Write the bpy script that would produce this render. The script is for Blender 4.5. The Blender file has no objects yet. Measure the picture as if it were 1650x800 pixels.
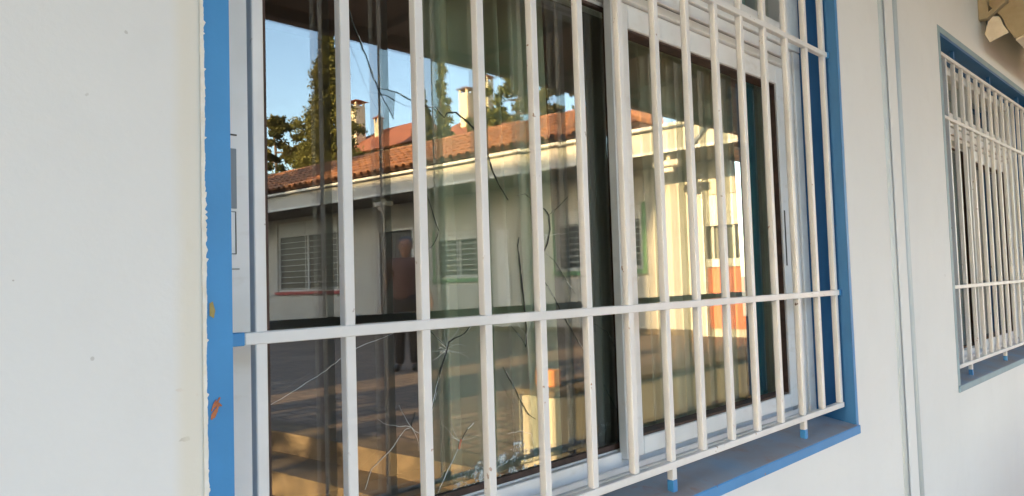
import bpy, bmesh, math, random
from mathutils import Vector, Matrix
random.seed(7)
PI = math.pi
sc = bpy.context.scene
C = bpy.data.collections.new('place'); sc.collection.children.link(C)

# ------------------------------------------------------------------ camera
cd = bpy.data.cameras.new('camera'); cam = bpy.data.objects.new('camera', cd); C.objects.link(cam)
cd.sensor_width = 36; cd.lens = 1174/1650*36; cd.clip_start = .02; cd.clip_end = 3000
RX = (0.71004807, 0.01199406, 0.70405105)      # world x in camera axes (right, down, forward)
RY = (-0.70348724, 0.05555804, 0.70853299)
RZ = (-0.03061751, -0.99838342, 0.04788654)
right = Vector((RX[0], RY[0], RZ[0])); down = Vector((RX[1], RY[1], RZ[1])); fwd = Vector((RX[2], RY[2], RZ[2]))
m = Matrix.Identity(4)
for i in range(3):
    m[i][0] = right[i]; m[i][1] = -down[i]; m[i][2] = -fwd[i]
m.translation = Vector((0, -.785, 1.4))
cam.matrix_world = m
sc.camera = cam

# ------------------------------------------------------------------ light
SUN_EL, SUN_W, SUN_N = math.radians(15), -1.0, 0.12
w = bpy.data.worlds.new('World'); sc.world = w; w.use_nodes = True
nt = w.node_tree; bg = nt.nodes['Background']
sky = nt.nodes.new('ShaderNodeTexSky'); sky.sky_type = 'NISHITA'; sky.sun_disc = False
sky.sun_elevation = SUN_EL
sky.sun_rotation = math.atan2(SUN_W, SUN_N)
sky.air_density = 1.0; sky.dust_density = 1.3; sky.ozone_density = .8
nt.links.new(sky.outputs[0], bg.inputs[0]); bg.inputs[1].default_value = .15
sd = bpy.data.lights.new('sun', 'SUN'); sun = bpy.data.objects.new('sun', sd); C.objects.link(sun)
sd.energy = 4.5; sd.angle = math.radians(.6); sd.color = (1.0, .71, .35)
tosun = Vector((SUN_W*math.cos(SUN_EL), SUN_N*math.cos(SUN_EL), math.sin(SUN_EL))).normalized()
sun.rotation_euler = tosun.to_track_quat('Z', 'Y').to_euler()
sc.view_settings.view_transform = 'Standard'; sc.view_settings.look = 'None'
sc.view_settings.exposure = 3.0; sc.view_settings.gamma = 1
sc.render.engine = 'CYCLES'
sc.cycles.max_bounces = 10; sc.cycles.transparent_max_bounces = 16; sc.cycles.glossy_bounces = 5
sc.cycles.caustics_reflective = False

# ------------------------------------------------------------------ helpers
def cw(p):                                   # measured frame (eye at 0) -> world
    return Vector((p[0], p[1]-.785, p[2]+1.4))
def new(): return bmesh.new()
def box(bm, x0, x1, y0, y1, z0, z1, bev=0, wob=0):
    b2 = bmesh.new()
    bmesh.ops.create_cube(b2, size=1)
    for v in b2.verts:
        v.co = Vector(((x0+x1)/2+v.co.x*(x1-x0), (y0+y1)/2+v.co.y*(y1-y0), (z0+z1)/2+v.co.z*(z1-z0)))
    if bev:
        bmesh.ops.bevel(b2, geom=b2.edges[:], offset=bev, segments=1, affect='EDGES')
    me = bpy.data.meshes.new('t'); b2.to_mesh(me); b2.free(); bm.from_mesh(me); bpy.data.meshes.remove(me)
def cbox(bm, x0, x1, y0, y1, z0, z1, bev=0):  # box in the measured frame
    box(bm, x0, x1, y0-.785, y1-.785, z0+1.4, z1+1.4, bev)
def tube(bm, pts, r, n=8, cap=True):
    rs = r if isinstance(r, (list, tuple)) else [r]*len(pts)
    rings = []
    for i, p in enumerate(pts):
        p = Vector(p)
        d = (Vector(pts[min(i+1, len(pts)-1)])-Vector(pts[max(i-1, 0)])).normalized()
        a = d.orthogonal().normalized() if i == 0 else (pa-d*pa.dot(d)).normalized()
        pa = a; b = d.cross(a)
        rings.append([bm.verts.new(p+(a*math.cos(2*PI*k/n)+b*math.sin(2*PI*k/n))*rs[i]) for k in range(n)])
    for i in range(len(rings)-1):
        for k in range(n):
            bm.faces.new((rings[i][k], rings[i][(k+1) % n], rings[i+1][(k+1) % n], rings[i+1][k]))
    if cap:
        bm.faces.new(rings[0][::-1]); bm.faces.new(rings[-1])
def prism(bm, poly, z0, z1, axis='z'):
    def pt(a, b, c): return {'z': (a, b, c), 'y': (a, c, b), 'x': (c, a, b)}[axis]
    lo = [bm.verts.new(pt(a, b, z0)) for a, b in poly]; hi = [bm.verts.new(pt(a, b, z1)) for a, b in poly]
    n = len(poly)
    bm.faces.new(lo); bm.faces.new(hi[::-1])
    for i in range(n): bm.faces.new((lo[i], hi[i], hi[(i+1) % n], lo[(i+1) % n]))
    bmesh.ops.recalc_face_normals(bm, faces=bm.faces[:])
def obj(name, bm, mat, parent=None, world=True, smooth=False):
    """one mesh object; verts are in world axes unless world is False (then in the root's own axes)"""
    me = bpy.data.meshes.new(name)
    bm.to_mesh(me); bm.free()
    o = bpy.data.objects.new(name, me); C.objects.link(o)
    for mm in (mat if isinstance(mat, (list, tuple)) else [mat]): me.materials.append(mm)
    if parent is not None:
        root = parent
        while root.parent: root = root.parent
        if world:
            M = Matrix.LocRotScale(root.location, root.rotation_euler, None).inverted()
            me.transform(M)
        o.parent = parent
    if smooth:
        for p in me.polygons: p.use_smooth = True
    return o
def tag(o, label=None, cat=None, group=None, kind=None):
    if label: o['label'] = label
    if cat: o['category'] = cat
    if group: o['group'] = group
    if kind: o['kind'] = kind
    return o
def thing(name, label, cat, loc=(0, 0, 0), rz=0, group=None):
    o = bpy.data.objects.new(name, None); C.objects.link(o); o.empty_display_size = .2
    o.location = loc; o.rotation_euler = (0, 0, rz)
    return tag(o, label, cat, group)
def solo(name, bm, mat, loc, label=None, cat=None, group=None, kind=None, smooth=False):
    """a thing that is one mesh, its origin at its base"""
    me = bpy.data.meshes.new(name); bm.to_mesh(me); bm.free()
    me.transform(Matrix.Translation(-Vector(loc)))
    o = bpy.data.objects.new(name, me); C.objects.link(o); o.location = loc
    for mm in (mat if isinstance(mat, (list, tuple)) else [mat]): me.materials.append(mm)
    if smooth:
        for p in me.polygons: p.use_smooth = True
    return tag(o, label, cat, group, kind)

# ------------------------------------------------------------------ materials
def mat(name, col, rough=.6, metal=0, spec=.5):
    M = bpy.data.materials.new(name); M.use_nodes = True
    b = M.node_tree.nodes['Principled BSDF']
    b.inputs['Base Color'].default_value = (*col, 1); b.inputs['Roughness'].default_value = rough
    b.inputs['Metallic'].default_value = metal; b.inputs['Specular IOR Level'].default_value = spec
    return M
def N(M, t, **k):
    n = M.node_tree.nodes.new(t)
    for a, b in k.items():
        if a.startswith('i_'): n.inputs[a[2:].replace('_', ' ')].default_value = b
        else: setattr(n, a, b)
    return n
def L(M, a, b): M.node_tree.links.new(a, b)
def coord(M, kind='Object'): return N(M, 'ShaderNodeTexCoord').outputs[kind]
def noise(M, scale, detail=4, rough=.55, vec=None, stretch=None):
    n = N(M, 'ShaderNodeTexNoise'); n.inputs['Scale'].default_value = scale
    n.inputs['Detail'].default_value = detail; n.inputs['Roughness'].default_value = rough
    v = vec or coord(M)
    if stretch:
        mp = N(M, 'ShaderNodeMapping'); mp.inputs['Scale'].default_value = stretch; L(M, v, mp.inputs[0]); v = mp.outputs[0]
    L(M, v, n.inputs['Vector']); return n.outputs[0]
def ramp(M, src, stops):
    r = N(M, 'ShaderNodeValToRGB'); e = r.color_ramp.elements
    while len(e) > 1: e.remove(e[-1])
    for i, (p, c) in enumerate(stops):
        q = e[0] if i == 0 else e.new(p)
        q.position = p; q.color = (*c, 1) if not isinstance(c, (int, float)) else (c, c, c, 1)
    L(M, src, r.inputs[0]); return r.outputs[0]
def mix(M, f, a, b, mode='MIX'):
    n = N(M, 'ShaderNodeMix', data_type='RGBA', blend_type=mode)
    for s, v in ((n.inputs[0], f), (n.inputs[6], a), (n.inputs[7], b)):
        if isinstance(v, (int, float)): s.default_value = v
        elif isinstance(v, tuple): s.default_value = (*v, 1)
        else: L(M, v, s)
    return n.outputs[2]
def bump(M, h, strength=.2, dist=.01):
    n = N(M, 'ShaderNodeBump'); n.inputs['Strength'].default_value = strength; n.inputs['Distance'].default_value = dist
    L(M, h, n.inputs['Height']); return n.outputs[0]
def bsdf(M): return M.node_tree.nodes['Principled BSDF']
def setc(M, out): L(M, out, bsdf(M).inputs['Base Color'])
def setn(M, out): L(M, out, bsdf(M).inputs['Normal'])
def vary(name, c1, c2, scale, rough=.6, bs=0, bscale=None, bdist=.004, detail=5, stretch=None):
    M = mat(name, c1, rough)
    setc(M, ramp(M, noise(M, scale, detail, stretch=stretch), [(.3, c1), (.7, c2)]))
    if bs: setn(M, bump(M, noise(M, bscale or scale*4, 4), bs, bdist))
    return M

def paint(name, c, rust=.64, rough=.45):
    """gloss paint on steel with grime, chips and rust freckles"""
    M = mat(name, c, rough)
    base = ramp(M, noise(M, 9, 6), [(.3, tuple(x*.86 for x in c)), (.65, c)])
    chips = ramp(M, noise(M, 60, 3, .6), [(rust, 0), (rust+.02, 1)])
    big = ramp(M, noise(M, 5, 2), [(.48, 0), (.6, 1)])
    mk = N(M, 'ShaderNodeMath', operation='MULTIPLY'); L(M, chips, mk.inputs[0]); L(M, big, mk.inputs[1])
    rustc = ramp(M, noise(M, 33, 2), [(.4, (.12, .07, .05)), (.6, (.33, .17, .09))])
    drip = ramp(M, noise(M, 16, 4, stretch=(1, 1, .18)), [(.62, 0), (.80, .13)])
    col = mix(M, drip, base, tuple(x*.62 for x in (c[0], c[1]*.93, c[2]*.84)))
    setc(M, mix(M, mk.outputs[0], col, rustc))
    setn(M, bump(M, noise(M, 45, 4), .35, .0015))
    return M
M_grille = paint('grille_paint', (.70, .715, .745), .69)
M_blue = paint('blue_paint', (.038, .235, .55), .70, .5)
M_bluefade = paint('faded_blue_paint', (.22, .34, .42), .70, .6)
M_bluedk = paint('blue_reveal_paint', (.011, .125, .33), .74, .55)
M_sill = mat('weathered_blue_sill', (.15, .22, .36), .55)
_g = ramp(M_sill, noise(M_sill, 6, 6), [(.32, (.22, .19, .19)), (.5, (.20, .24, .31)), (.68, (.16, .26, .40))])
_s = ramp(M_sill, noise(M_sill, 22, 4), [(.60, 0), (.74, .6)])
setc(M_sill, mix(M_sill, _s, _g, (.24, .13, .11))); setn(M_sill, bump(M_sill, noise(M_sill, 60, 4), .3, .002))
M_alu = mat('white_lacquered_aluminium', (.78, .80, .82), .32)
_c = ramp(M_alu, noise(M_alu, 5, 6), [(.3, (.68, .69, .69)), (.6, (.80, .81, .83))])
_d = ramp(M_alu, noise(M_alu, 30, 5, stretch=(.5, 1, 1)), [(.60, 0), (.78, .45)])
setc(M_alu, mix(M_alu, _d, _c, (.52, .48, .42)))
M_alugrey = mat('blue_grey_fittings', (.23, .27, .32), .5)  # plain blue-grey of the latch plate, cable and strut
M_groove = mat('dark_groove', (.06, .055, .05), .8)
M_gasket = vary('brown_rubber_gasket', (.035, .022, .018), (.09, .05, .04), 30, .7)
M_black = mat('black_plastic', (.015, .015, .015), .4)

def wall_mat(name, c, spots=()):
    M = mat(name, c, .75)
    base = ramp(M, noise(M, 1.6, 6), [(.3, tuple(x*.93 for x in c)), (.7, c)])
    base = mix(M, ramp(M, noise(M, 14, 6, .7), [(.52, 0), (.8, .35)]), base, tuple(x*.86 for x in c))
    pos = N(M, 'ShaderNodeNewGeometry').outputs['Position']
    wob = N(M, 'ShaderNodeTexNoise'); wob.inputs['Scale'].default_value = 70; wob.inputs['Detail'].default_value = 4
    L(M, pos, wob.inputs['Vector'])
    for (x, z, sx, sz, colr, k) in spots:
        p = cw((x, .785, z))
        mp = N(M, 'ShaderNodeMapping'); mp.inputs['Location'].default_value = (-p.x/sx, 0, -p.z/sz)
        mp.inputs['Scale'].default_value = (1/sx, 0, 1/sz); L(M, pos, mp.inputs[0])
        ln = N(M, 'ShaderNodeVectorMath', operation='LENGTH'); L(M, mp.outputs[0], ln.inputs[0])
        ad = N(M, 'ShaderNodeMath', operation='MULTIPLY_ADD'); L(M, wob.outputs[0], ad.inputs[0])
        ad.inputs[1].default_value = 1.6; L(M, ln.outputs['Value'], ad.inputs[2])
        base = mix(M, ramp(M, ad.outputs[0], [(.75, 1.0*k), (1.0, .0)] if False else [(.9, (k, k, k)), (1.0, (0, 0, 0))]), base, colr)
    sx_ = N(M, 'ShaderNodeSeparateXYZ'); L(M, pos, sx_.inputs[0])
    j_ = N(M, 'ShaderNodeMath', operation='MULTIPLY_ADD'); L(M, noise(M, 5, 4, vec=pos), j_.inputs[0]); j_.inputs[1].default_value = .018; L(M, sx_.outputs[0], j_.inputs[2])
    b_ = ramp(M, j_.outputs[0], [(.290, 0), (.303, .8), (.34, .8), (.345, 0)])
    base = mix(M, b_, base, (.64, .625, .565))
    hb = ramp(M, noise(M, 3.2, 7, .62, stretch=(1, 1, .35)), [(.50, 0), (.70, .22)])
    base = mix(M, hb, base, tuple(x*.88 for x in c))
    setc(M, base)
    setn(M, bump(M, noise(M, 120, 6, .6), .22, .002))
    return M
GR = (.16, .15, .14); RS = (.42, .24, .17)
M_wall = wall_mat('painted_render', (.685, .71, .74), [
    (.292, -.152, .016, .008, GR, .7), (.239, .265, .007, .007, GR, .35), (.273, .189, .008, .004, GR, .5),
    (.306, -.107, .012, .016, RS, .5), (.144, .016, .006, .006, GR, .5), (.208, -.06, .006, .008, GR, .35),
    (.203, .195, .012, .012, GR, .25), (.285, -.10, .02, .008, (.5, .4, .36), .35), (.30, .05, .012, .07, (.6, .55, .42), .35),
    (3.02, -.02, .02, .02, GR, .3), (2.35, -.7, .02, .03, (.5, .5, .44), .3), (.13, -.30, .004, .05, GR, .2)])
M_cream = vary('worn_cream_edge', (.62, .61, .56), (.72, .73, .73), 60, .8, .4, 60)
M_white = vary('facade_cream_render', (.45, .42, .37), (.54, .51, .45), 1.4, .8, .2, 40)
M_trim_w = vary('facade_white_trim', (.62, .60, .56), (.72, .70, .66), 6, .6)
M_green = vary('green_trim_paint', (.12, .25, .11), (.16, .31, .14), 6, .6)
M_red = vary('red_trim_paint', (.33, .05, .05), (.40, .08, .07), 6, .6)
M_redpanel = vary('red_orange_panel', (.62, .16, .08), (.68, .20, .10), 3, .6)
M_dark = mat('dark_window_interior', (.03, .032, .035), .3)
M_greydoor = vary('dark_door', (.05, .045, .045), (.08, .07, .07), 8, .4)
M_curt_far = vary('grey_curtain', (.22, .22, .20), (.10, .10, .10), 14, .8, stretch=(1, 1, .05))
M_soffit = vary('brown_soffit', (.13, .095, .078), (.17, .125, .10), 3, .8, stretch=(1, 6, 1))
M_soffit2 = vary('grey_brown_canopy_soffit', (.15, .125, .10), (.22, .19, .155), 3, .85)
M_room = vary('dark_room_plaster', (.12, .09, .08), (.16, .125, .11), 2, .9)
M_pipe = vary('bluegrey_strip_shading', (.42, .49, .55), (.48, .55, .61), 3, .6)  # blue-grey carries the shading along the wall strip
M_bark = vary('bark', (.07, .045, .03), (.14, .10, .07), 6, .9, .6, 20, .02, stretch=(1, 1, .2))
M_lamp = vary('aged_cream_plastic', (.58, .52, .42), (.70, .64, .54), 25, .6)
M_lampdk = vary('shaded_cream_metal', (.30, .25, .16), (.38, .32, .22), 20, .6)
M_concrete = vary('worn_concrete', (.085, .062, .042), (.19, .135, .085), 9, .85, .5, 30)
M_parapet = vary('cream_low_wall_render', (.48, .44, .35), (.58, .54, .44), 4, .85, .4, 30)
M_orange = vary('terracotta_brick', (.55, .20, .07), (.65, .28, .10), 8, .8)
M_earth = vary('earth', (.10, .085, .06), (.16, .14, .10), .6, .95)

# roof tiles: clay colour patches
M_tile = mat('clay_roof_tiles', (.5, .15, .06), .75)
_v = N(M_tile, 'ShaderNodeTexVoronoi'); _v.inputs['Scale'].default_value = 4.2; L(M_tile, coord(M_tile), _v.inputs['Vector'])
_c1 = ramp(M_tile, _v.outputs['Color'], [(.2, (.27, .10, .045)), (.8, (.47, .20, .085))])
_l = ramp(M_tile, noise(M_tile, 3, 6, .7), [(.46, 0), (.66, .75)])
setc(M_tile, mix(M_tile, _l, _c1, (.16, .11, .07)))
M_pan = vary('shade_dark_pan_tiles', (.06, .03, .02), (.15, .065, .035), 5, .9)  # pan tiles coloured dark to stand for shade in the valleys
# block paving
M_pave = mat('clay_block_paving', (.2, .15, .12), .8)
_b = N(M_pave, 'ShaderNodeTexBrick'); _b.inputs['Scale'].default_value = 1.0
_b.inputs['Brick Width'].default_value = .34; _b.inputs['Row Height'].default_value = .17
_b.inputs['Mortar Size'].default_value = .012; _b.inputs['Mortar Smooth'].default_value = .2
_b.inputs['Color1'].default_value = (.30, .215, .165, 1); _b.inputs['Color2'].default_value = (.19, .145, .12, 1)
_b.inputs['Mortar'].default_value = (.05, .04, .035, 1); L(M_pave, coord(M_pave), _b.inputs['Vector'])
_n = ramp(M_pave, noise(M_pave, .7, 6), [(.3, (.62, .6, .6)), (.7, (1.15, 1.1, 1.0))])
setc(M_pave, mix(M_pave, 1.0, _b.outputs[0], _n, 'MULTIPLY'))
_i = N(M_pave, 'ShaderNodeMath', operation='SUBTRACT'); _i.inputs[0].default_value = 1; L(M_pave, _b.outputs['Fac'], _i.inputs[1])
setn(M_pave, bump(M_pave, _i.outputs[0], .6, .006))
M_walk = vary('walkway_concrete', (.15, .15, .15), (.22, .22, .22), 2.5, .85, .4, 40)

# reflective window glass: outer face mirrors by Fresnel, the rest is clear
def glass(name, ior, tint, wav=.0):
    M = bpy.data.materials.new(name); M.use_nodes = True; t = M.node_tree
    t.nodes.remove(t.nodes['Principled BSDF'])
    tr = N(M, 'ShaderNodeBsdfTransparent'); tr.inputs[0].default_value = (*tint, 1)
    gl = N(M, 'ShaderNodeBsdfGlossy'); gl.inputs['Roughness'].default_value = 0.0
    f0 = ((ior-1)/(ior+1))**2
    ge = N(M, 'ShaderNodeNewGeometry'); dt = N(M, 'ShaderNodeVectorMath', operation='DOT_PRODUCT')
    L(M, ge.outputs['Incoming'], dt.inputs[0]); L(M, ge.outputs['Normal'], dt.inputs[1])
    def mt(op, a, b=None):
        n = N(M, 'ShaderNodeMath', operation=op)
        for i, q in enumerate((a, b)):
            if q is None: continue
            if isinstance(q, float): n.inputs[i].default_value = q
            else: L(M, q, n.inputs[i])
        return n.outputs[0]
    fac = mt('ADD', mt('MULTIPLY', mt('POWER', mt('SUBTRACT', 1.0, mt('ABSOLUTE', dt.outputs['Value'])), 5.0), 1-f0), f0)
    if wav:
        bn = bump(M, noise(M, 2.2, 1, .3), 1.0, wav); L(M, bn, gl.inputs['Normal'])
    ms = N(M, 'ShaderNodeMixShader'); L(M, fac, ms.inputs[0]); L(M, tr.outputs[0], ms.inputs[1]); L(M, gl.outputs[0], ms.inputs[2])
    L(M, ms.outputs[0], t.nodes['Material Output'].inputs[0]); return M
M_glass = glass("window_glass", 2.3, (.92, .95, .92), .00025)
M_clear = bpy.data.materials.new('glass_inner_face'); M_clear.use_nodes = True
M_clear.node_tree.nodes.remove(M_clear.node_tree.nodes['Principled BSDF'])
_t = N(M_clear, 'ShaderNodeBsdfTransparent'); _t.inputs[0].default_value = (.97, .98, .97, 1)
L(M_clear, _t.outputs[0], M_clear.node_tree.nodes['Material Output'].inputs[0])
M_crack = mat('crack_dark', (.02, .03, .028), .5)
M_crackw = mat('crack_bright', (.75, .80, .80), .3)
M_dust = bpy.data.materials.new('shattered_glass_dust'); M_dust.use_nodes = True
_n = noise(M_dust, 55, 6, .75); _r = ramp(M_dust, _n, [(.52, 0), (.66, .75)])
_tr = N(M_dust, 'ShaderNodeBsdfTransparent'); _ms = N(M_dust, 'ShaderNodeMixShader')
bsdf(M_dust).inputs['Base Color'].default_value = (.75, .80, .80, 1)
L(M_dust, _r, _ms.inputs[0]); L(M_dust, _tr.outputs[0], _ms.inputs[1]); L(M_dust, bsdf(M_dust).outputs[0], _ms.inputs[2])
L(M_dust, _ms.outputs[0], M_dust.node_tree.nodes['Material Output'].inputs[0])

def cloth(name, c1, c2, trans=.4):
    M = mat(name, c1, .85, spec=.1)
    col = ramp(M, noise(M, 3, 5, stretch=(1, 1, .3)), [(.3, c1), (.7, c2)])
    setc(M, col)
    tl = N(M, 'ShaderNodeBsdfTranslucent'); L(M, col, tl.inputs[0])
    ms = N(M, 'ShaderNodeMixShader'); ms.inputs[0].default_value = trans
    L(M, bsdf(M).outputs[0], ms.inputs[1]); L(M, tl.outputs[0], ms.inputs[2])
    L(M, ms.outputs[0], M.node_tree.nodes['Material Output'].inputs[0])
    setn(M, bump(M, noise(M, 300, 2), .1, .001))
    return M
M_curt_g = cloth('green_grey_curtain_cloth', (.66, .69, .56), (.74, .76, .63))
M_curt_s = cloth('brown_grey_sheer_cloth', (.26, .24, .23), (.40, .38, .37))
M_curt_o = cloth('olive_beige_curtain_cloth', (.70, .68, .57), (.80, .76, .65))
M_curt_c = cloth('pale_reflection_cloth', (.82, .78, .66), (.86, .82, .70), .5)  # pale cloth in place of the bright reflection in the left pane
M_curt_t = cloth('teal_reflection_cloth', (.22, .62, .70), (.28, .70, .78))  # teal stands for the blue jamb mirrored in the glass
M_curt_b = cloth('blue_curtain_cloth', (.20, .34, .46), (.28, .42, .54))

# ------------------------------------------------------------------ ground
bm = new()
v = [bm.verts.new(p) for p in ((-900, -900, -.02), (900, -900, -.02), (900, 900, -.02), (-900, 900, -.02))]; bm.faces.new(v)
solo('ground', bm, M_earth, (0, 0, -.02), kind='structure')
bm = new(); box(bm, -14, 16, -1.98, 6, -.30, 0); box(bm, -14, 2.35, -30, -1.98, -.30, 0)
solo('walkway', bm, M_walk, (0, -1, 0), kind='structure')
# courtyard, its west edge meets the steps at a slight angle
def ex(y, off=0): return 2.95 + .1*(y+1.9) * 1.0 * -1 * -1 + off   # edge x grows towards our wall
bm = new()
prism(bm, [(ex(-32), -32), (40, -32), (40, -1.98), (ex(-1.98), -1.98)], -.30, .30)
solo('courtyard', bm, M_pave, (10, -12, .3), kind='structure')
bm = new(); box_poly = [(ex(-31.9, -.37), -31.9), (ex(-31.9, -.003), -31.9), (ex(-2.0, -.003), -2.0), (ex(-2.0, -.37), -2.0)]
prism(bm, box_poly, -.28, .15)
prism(bm, [(ex(-31.9, -.002), -31.9), (ex(-31.9, .28), -31.9), (ex(-2.0, .28), -2.0), (ex(-2.0, -.002), -2.0)], .152, .306)
solo('steps', bm, M_concrete, (2.5, -4, 0), kind='structure')

# ------------------------------------------------------------------ our building
OP = []                                             # window openings: x0, x1, z0, z1 (measured frame)
WIN = ((0.0, 0.0), (2.795, -.015))
for dx, dz in WIN: OP.append((.325+dx, 2.12+dx, -.435+dz, .94+dz))
school = thing('school_building', 'long white rendered building with blue barred windows under a brown porch ceiling', 'building', (3, 0, 0))
bm = new()
xs = [-2.0] + [q for o in OP for q in (o[0], o[1])] + [15.6]
for i in range(len(xs)-1):
    x0, x1 = xs[i], xs[i+1]
    if i % 2 == 0: box(bm, x0, x1, 0, .28, 0, 3.25)
    else:
        o = OP[i//2]
        box(bm, x0, x1, 0, .28, 0, o[2]+1.4); box(bm, x0, x1, 0, .28, o[3]+1.4, 3.25)
bmesh.ops.remove_doubles(bm, verts=bm.verts, dist=1e-5)
obj('wall', bm, M_wall, school)
bm = new()   # raised flat strip with two rounded edges, their shading put in as blue-grey
cbox(bm, 2.505, 2.585, .779, .784, -1.4, 1.84, .0015)
obj('wall_strip', bm, M_wall, school)
for xa, wd in ((2.475, .030), (2.618, .030)):
    bm = new()
    tube(bm, [cw((xa, .799, -1.39)), cw((xa, .799, 1.74))], wd*.75, 20)
    obj('conduit', bm, M_pipe, school, smooth=True)
bm = new()
cbox(bm, -2.1, 15.5, -2.21, .787+.28, 1.75, 1.86)
cbox(bm, -2.1, 15.5, -2.30, -2.212, 1.675, 1.95)
for k in range(0, 19): cbox(bm, -1.7+k*.9, -1.62+k*.9, -2.20, .78, 1.70, 1.748)
obj('porch_ceiling', bm, M_soffit, school)
bm = new(); prism(bm, [(-3.12, 3.40), (-3.06, 3.27), (5.0, 3.27), (1.2, 4.4)], -2.1, 15.5, 'x')
obj('roof', bm, M_tile, school)
bm = new()   # rooms behind the windows, rear wall opening added unseen to backlight the curtains
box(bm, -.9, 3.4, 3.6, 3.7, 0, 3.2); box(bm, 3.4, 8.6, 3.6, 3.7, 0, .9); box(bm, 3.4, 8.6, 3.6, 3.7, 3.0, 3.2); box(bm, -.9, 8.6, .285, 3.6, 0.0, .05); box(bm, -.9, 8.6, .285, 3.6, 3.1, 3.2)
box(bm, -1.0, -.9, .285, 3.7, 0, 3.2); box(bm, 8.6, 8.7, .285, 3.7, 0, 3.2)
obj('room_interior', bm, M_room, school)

# ------------------------------------------------------------------ windows
def make_window(dx, dz, first):
    lab = ('large sliding window with cracked left pane in a blue painted opening' if first else
           'farther sliding window at the right edge with a bright reflecting left pane')
    W = thing('window', lab, 'window', cw((1.2+dx, .785, -.44+dz)), 0, 'sliding windows along the wall')
    def cb(bm, x0, x1, y0, y1, z0, z1, bev=0): cbox(bm, x0+dx, x1+dx, y0, y1, z0+dz, z1+dz, bev)
    # blue surround
    bm = new()
    cb(bm, .3140, .345, .7840, .7848, -.4415, .93)
    cb(bm, 2.101, 2.116, .7840, .7848, -.441, .93)
    cb(bm, .3140, 2.128, .7840, .7848, .9305, .955)
    cb(bm, .3140, 2.116, .779, .7845, -.446, -.4225, .0015)
    obj('surround', bm, M_blue if first else M_bluefade, W)
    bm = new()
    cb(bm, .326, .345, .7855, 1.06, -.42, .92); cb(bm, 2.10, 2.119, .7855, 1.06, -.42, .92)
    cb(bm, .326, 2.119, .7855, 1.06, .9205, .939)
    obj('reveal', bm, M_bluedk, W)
    bm = new()
    p = [(.7815, -.4215), (.7815, -.4335), (1.06, -.4335), (1.06, -.398), (.893, -.402)]
    lo = [bm.verts.new(cw((.3455+dx, a, b+dz))) for a, b in p]; hi = [bm.verts.new(cw((2.0995+dx, a, b+dz))) for a, b in p]
    bm.faces.new(lo); bm.faces.new(hi[::-1])
    for i in range(5): bm.faces.new((lo[i], hi[i], hi[(i+1) % 5], lo[(i+1) % 5]))
    bmesh.ops.recalc_face_normals(bm, faces=bm.faces[:])
    obj('sill', bm, M_sill, W)
    # fixed frame
    bm = new()
    b = .0015
    cb(bm, .346, .419, .892, 1.0, -.3985, .9195, b)
    cb(bm, 2.022, 2.058, .899, 1.0, -.3985, .645, b); cb(bm, 2.0595, 2.0995, .892, 1.0, -.3985, .645, b)
    cb(bm, 1.995, 2.0995, .890, 1.0, .6475, .9195, b)
    cb(bm, .4195, 2.0215, .889, 1.0, -.3975, -.385, b)
    cb(bm, .4195, 2.0215, .897, .903, -.3845, -.373, b); cb(bm, 1.2125, 2.0215, .927, .931, -.3845, -.370, b)
    cb(bm, .4195, 1.2115, .919, .9325, -.3842, -.3515, b)
    cb(bm, .4195, 2.0215, .896, 1.0, .592, .611, b); cb(bm, .4195, 2.0215, .892, 1.0, .6145, .645, b)
    cb(bm, .4195, 1.9945, .884, 1.0, .6475, .706, b)
    cb(bm, .4195, 1.9945, .892, 1.0, .882, .9195, b)
    cb(bm, 1.20, 1.255, .893, 1.0, .7065, .8815, b)
    F = obj('window_frame', bm, M_alu, W)
    bm = new()
    cb(bm, .4192, 2.0218, .900, .99, .6112, .6143); cb(bm, .4192, 2.0218, .896, .99, .6452, .6473)
    cb(bm, 2.0582, 2.0593, .905, .99, -.395, .64)
    cb(bm, .4192, .434, .936, .99, -.3845, .59)
    obj('groove', bm, M_groove, F)
    if first:
        bm = new()
        cb(bm, .386, .3995, .8905, .8918, .104, .180, .0005)
        obj('latch_plate', bm, M_alugrey, F)
        bm = new()      # outlined keeper and small scratches
        for (x0, x1, z0, z1) in ((.3975, .3985, .047, .100), (.386, .3985, .0465, .0475), (.386, .3985, .0995, .1003), (.386, .402, .0275, .0285), (.386, .4005, .1965, .1985), (.392, .394, .128, .132)):
            cb(bm, x0, x1, .8912, .8918, z0, z1)
        obj('keeper', bm, M_groove, F)
    # right, outer sash
    S = bpy.data.objects.new('sash', None); C.objects.link(S); S.parent = W
    S['label'] = 'right sash sliding in the outer track'
    def ob(name, bm, m, par, sm=False): return obj(name, bm, m, par, smooth=sm)
    bm = new()
    cb(bm, 1.212, 1.270, .905, .926, -.366, .5905, .002); cb(bm, 1.968, 2.0205, .905, .948, -.366, .5905, .002)
    cb(bm, 1.2705, 1.9675, .9055, .9475, -.366, -.3285, .002); cb(bm, 1.2705, 1.9675, .9055, .9475, .538, .5905, .002)
    ob('sash_frame', bm, M_alu, S)
    bm = new()
    cb(bm, 1.2707, 1.9673, .911, .946, -.3283, -.3235); cb(bm, 1.9640, 1.9673, .911, .946, -.3233, .5377)
    cb(bm, 1.2707, 1.275, .928, .946, -.3233, .5377); cb(bm, 1.277, 1.9638, .911, .946, .534, .5377)
    ob('gasket', bm, M_gasket, S)
    bm = new(); pane(bm, [(1.272+dx, -.326+dz), (1.966+dx, -.326+dz), (1.966+dx, .536+dz), (1.272+dx, .536+dz)], .9415)
    ob('glass_pane', bm, [M_glass, M_clear], S)
    inner_pane(S, 1.272+dx, 1.966+dx, -.326+dz, .536+dz, .9545)
    bm = new(); cb(bm, 1.9765, 1.9835, .9040, .9052, .025, .180, .0005); ob('latch_slot', bm, M_black, S)
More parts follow.
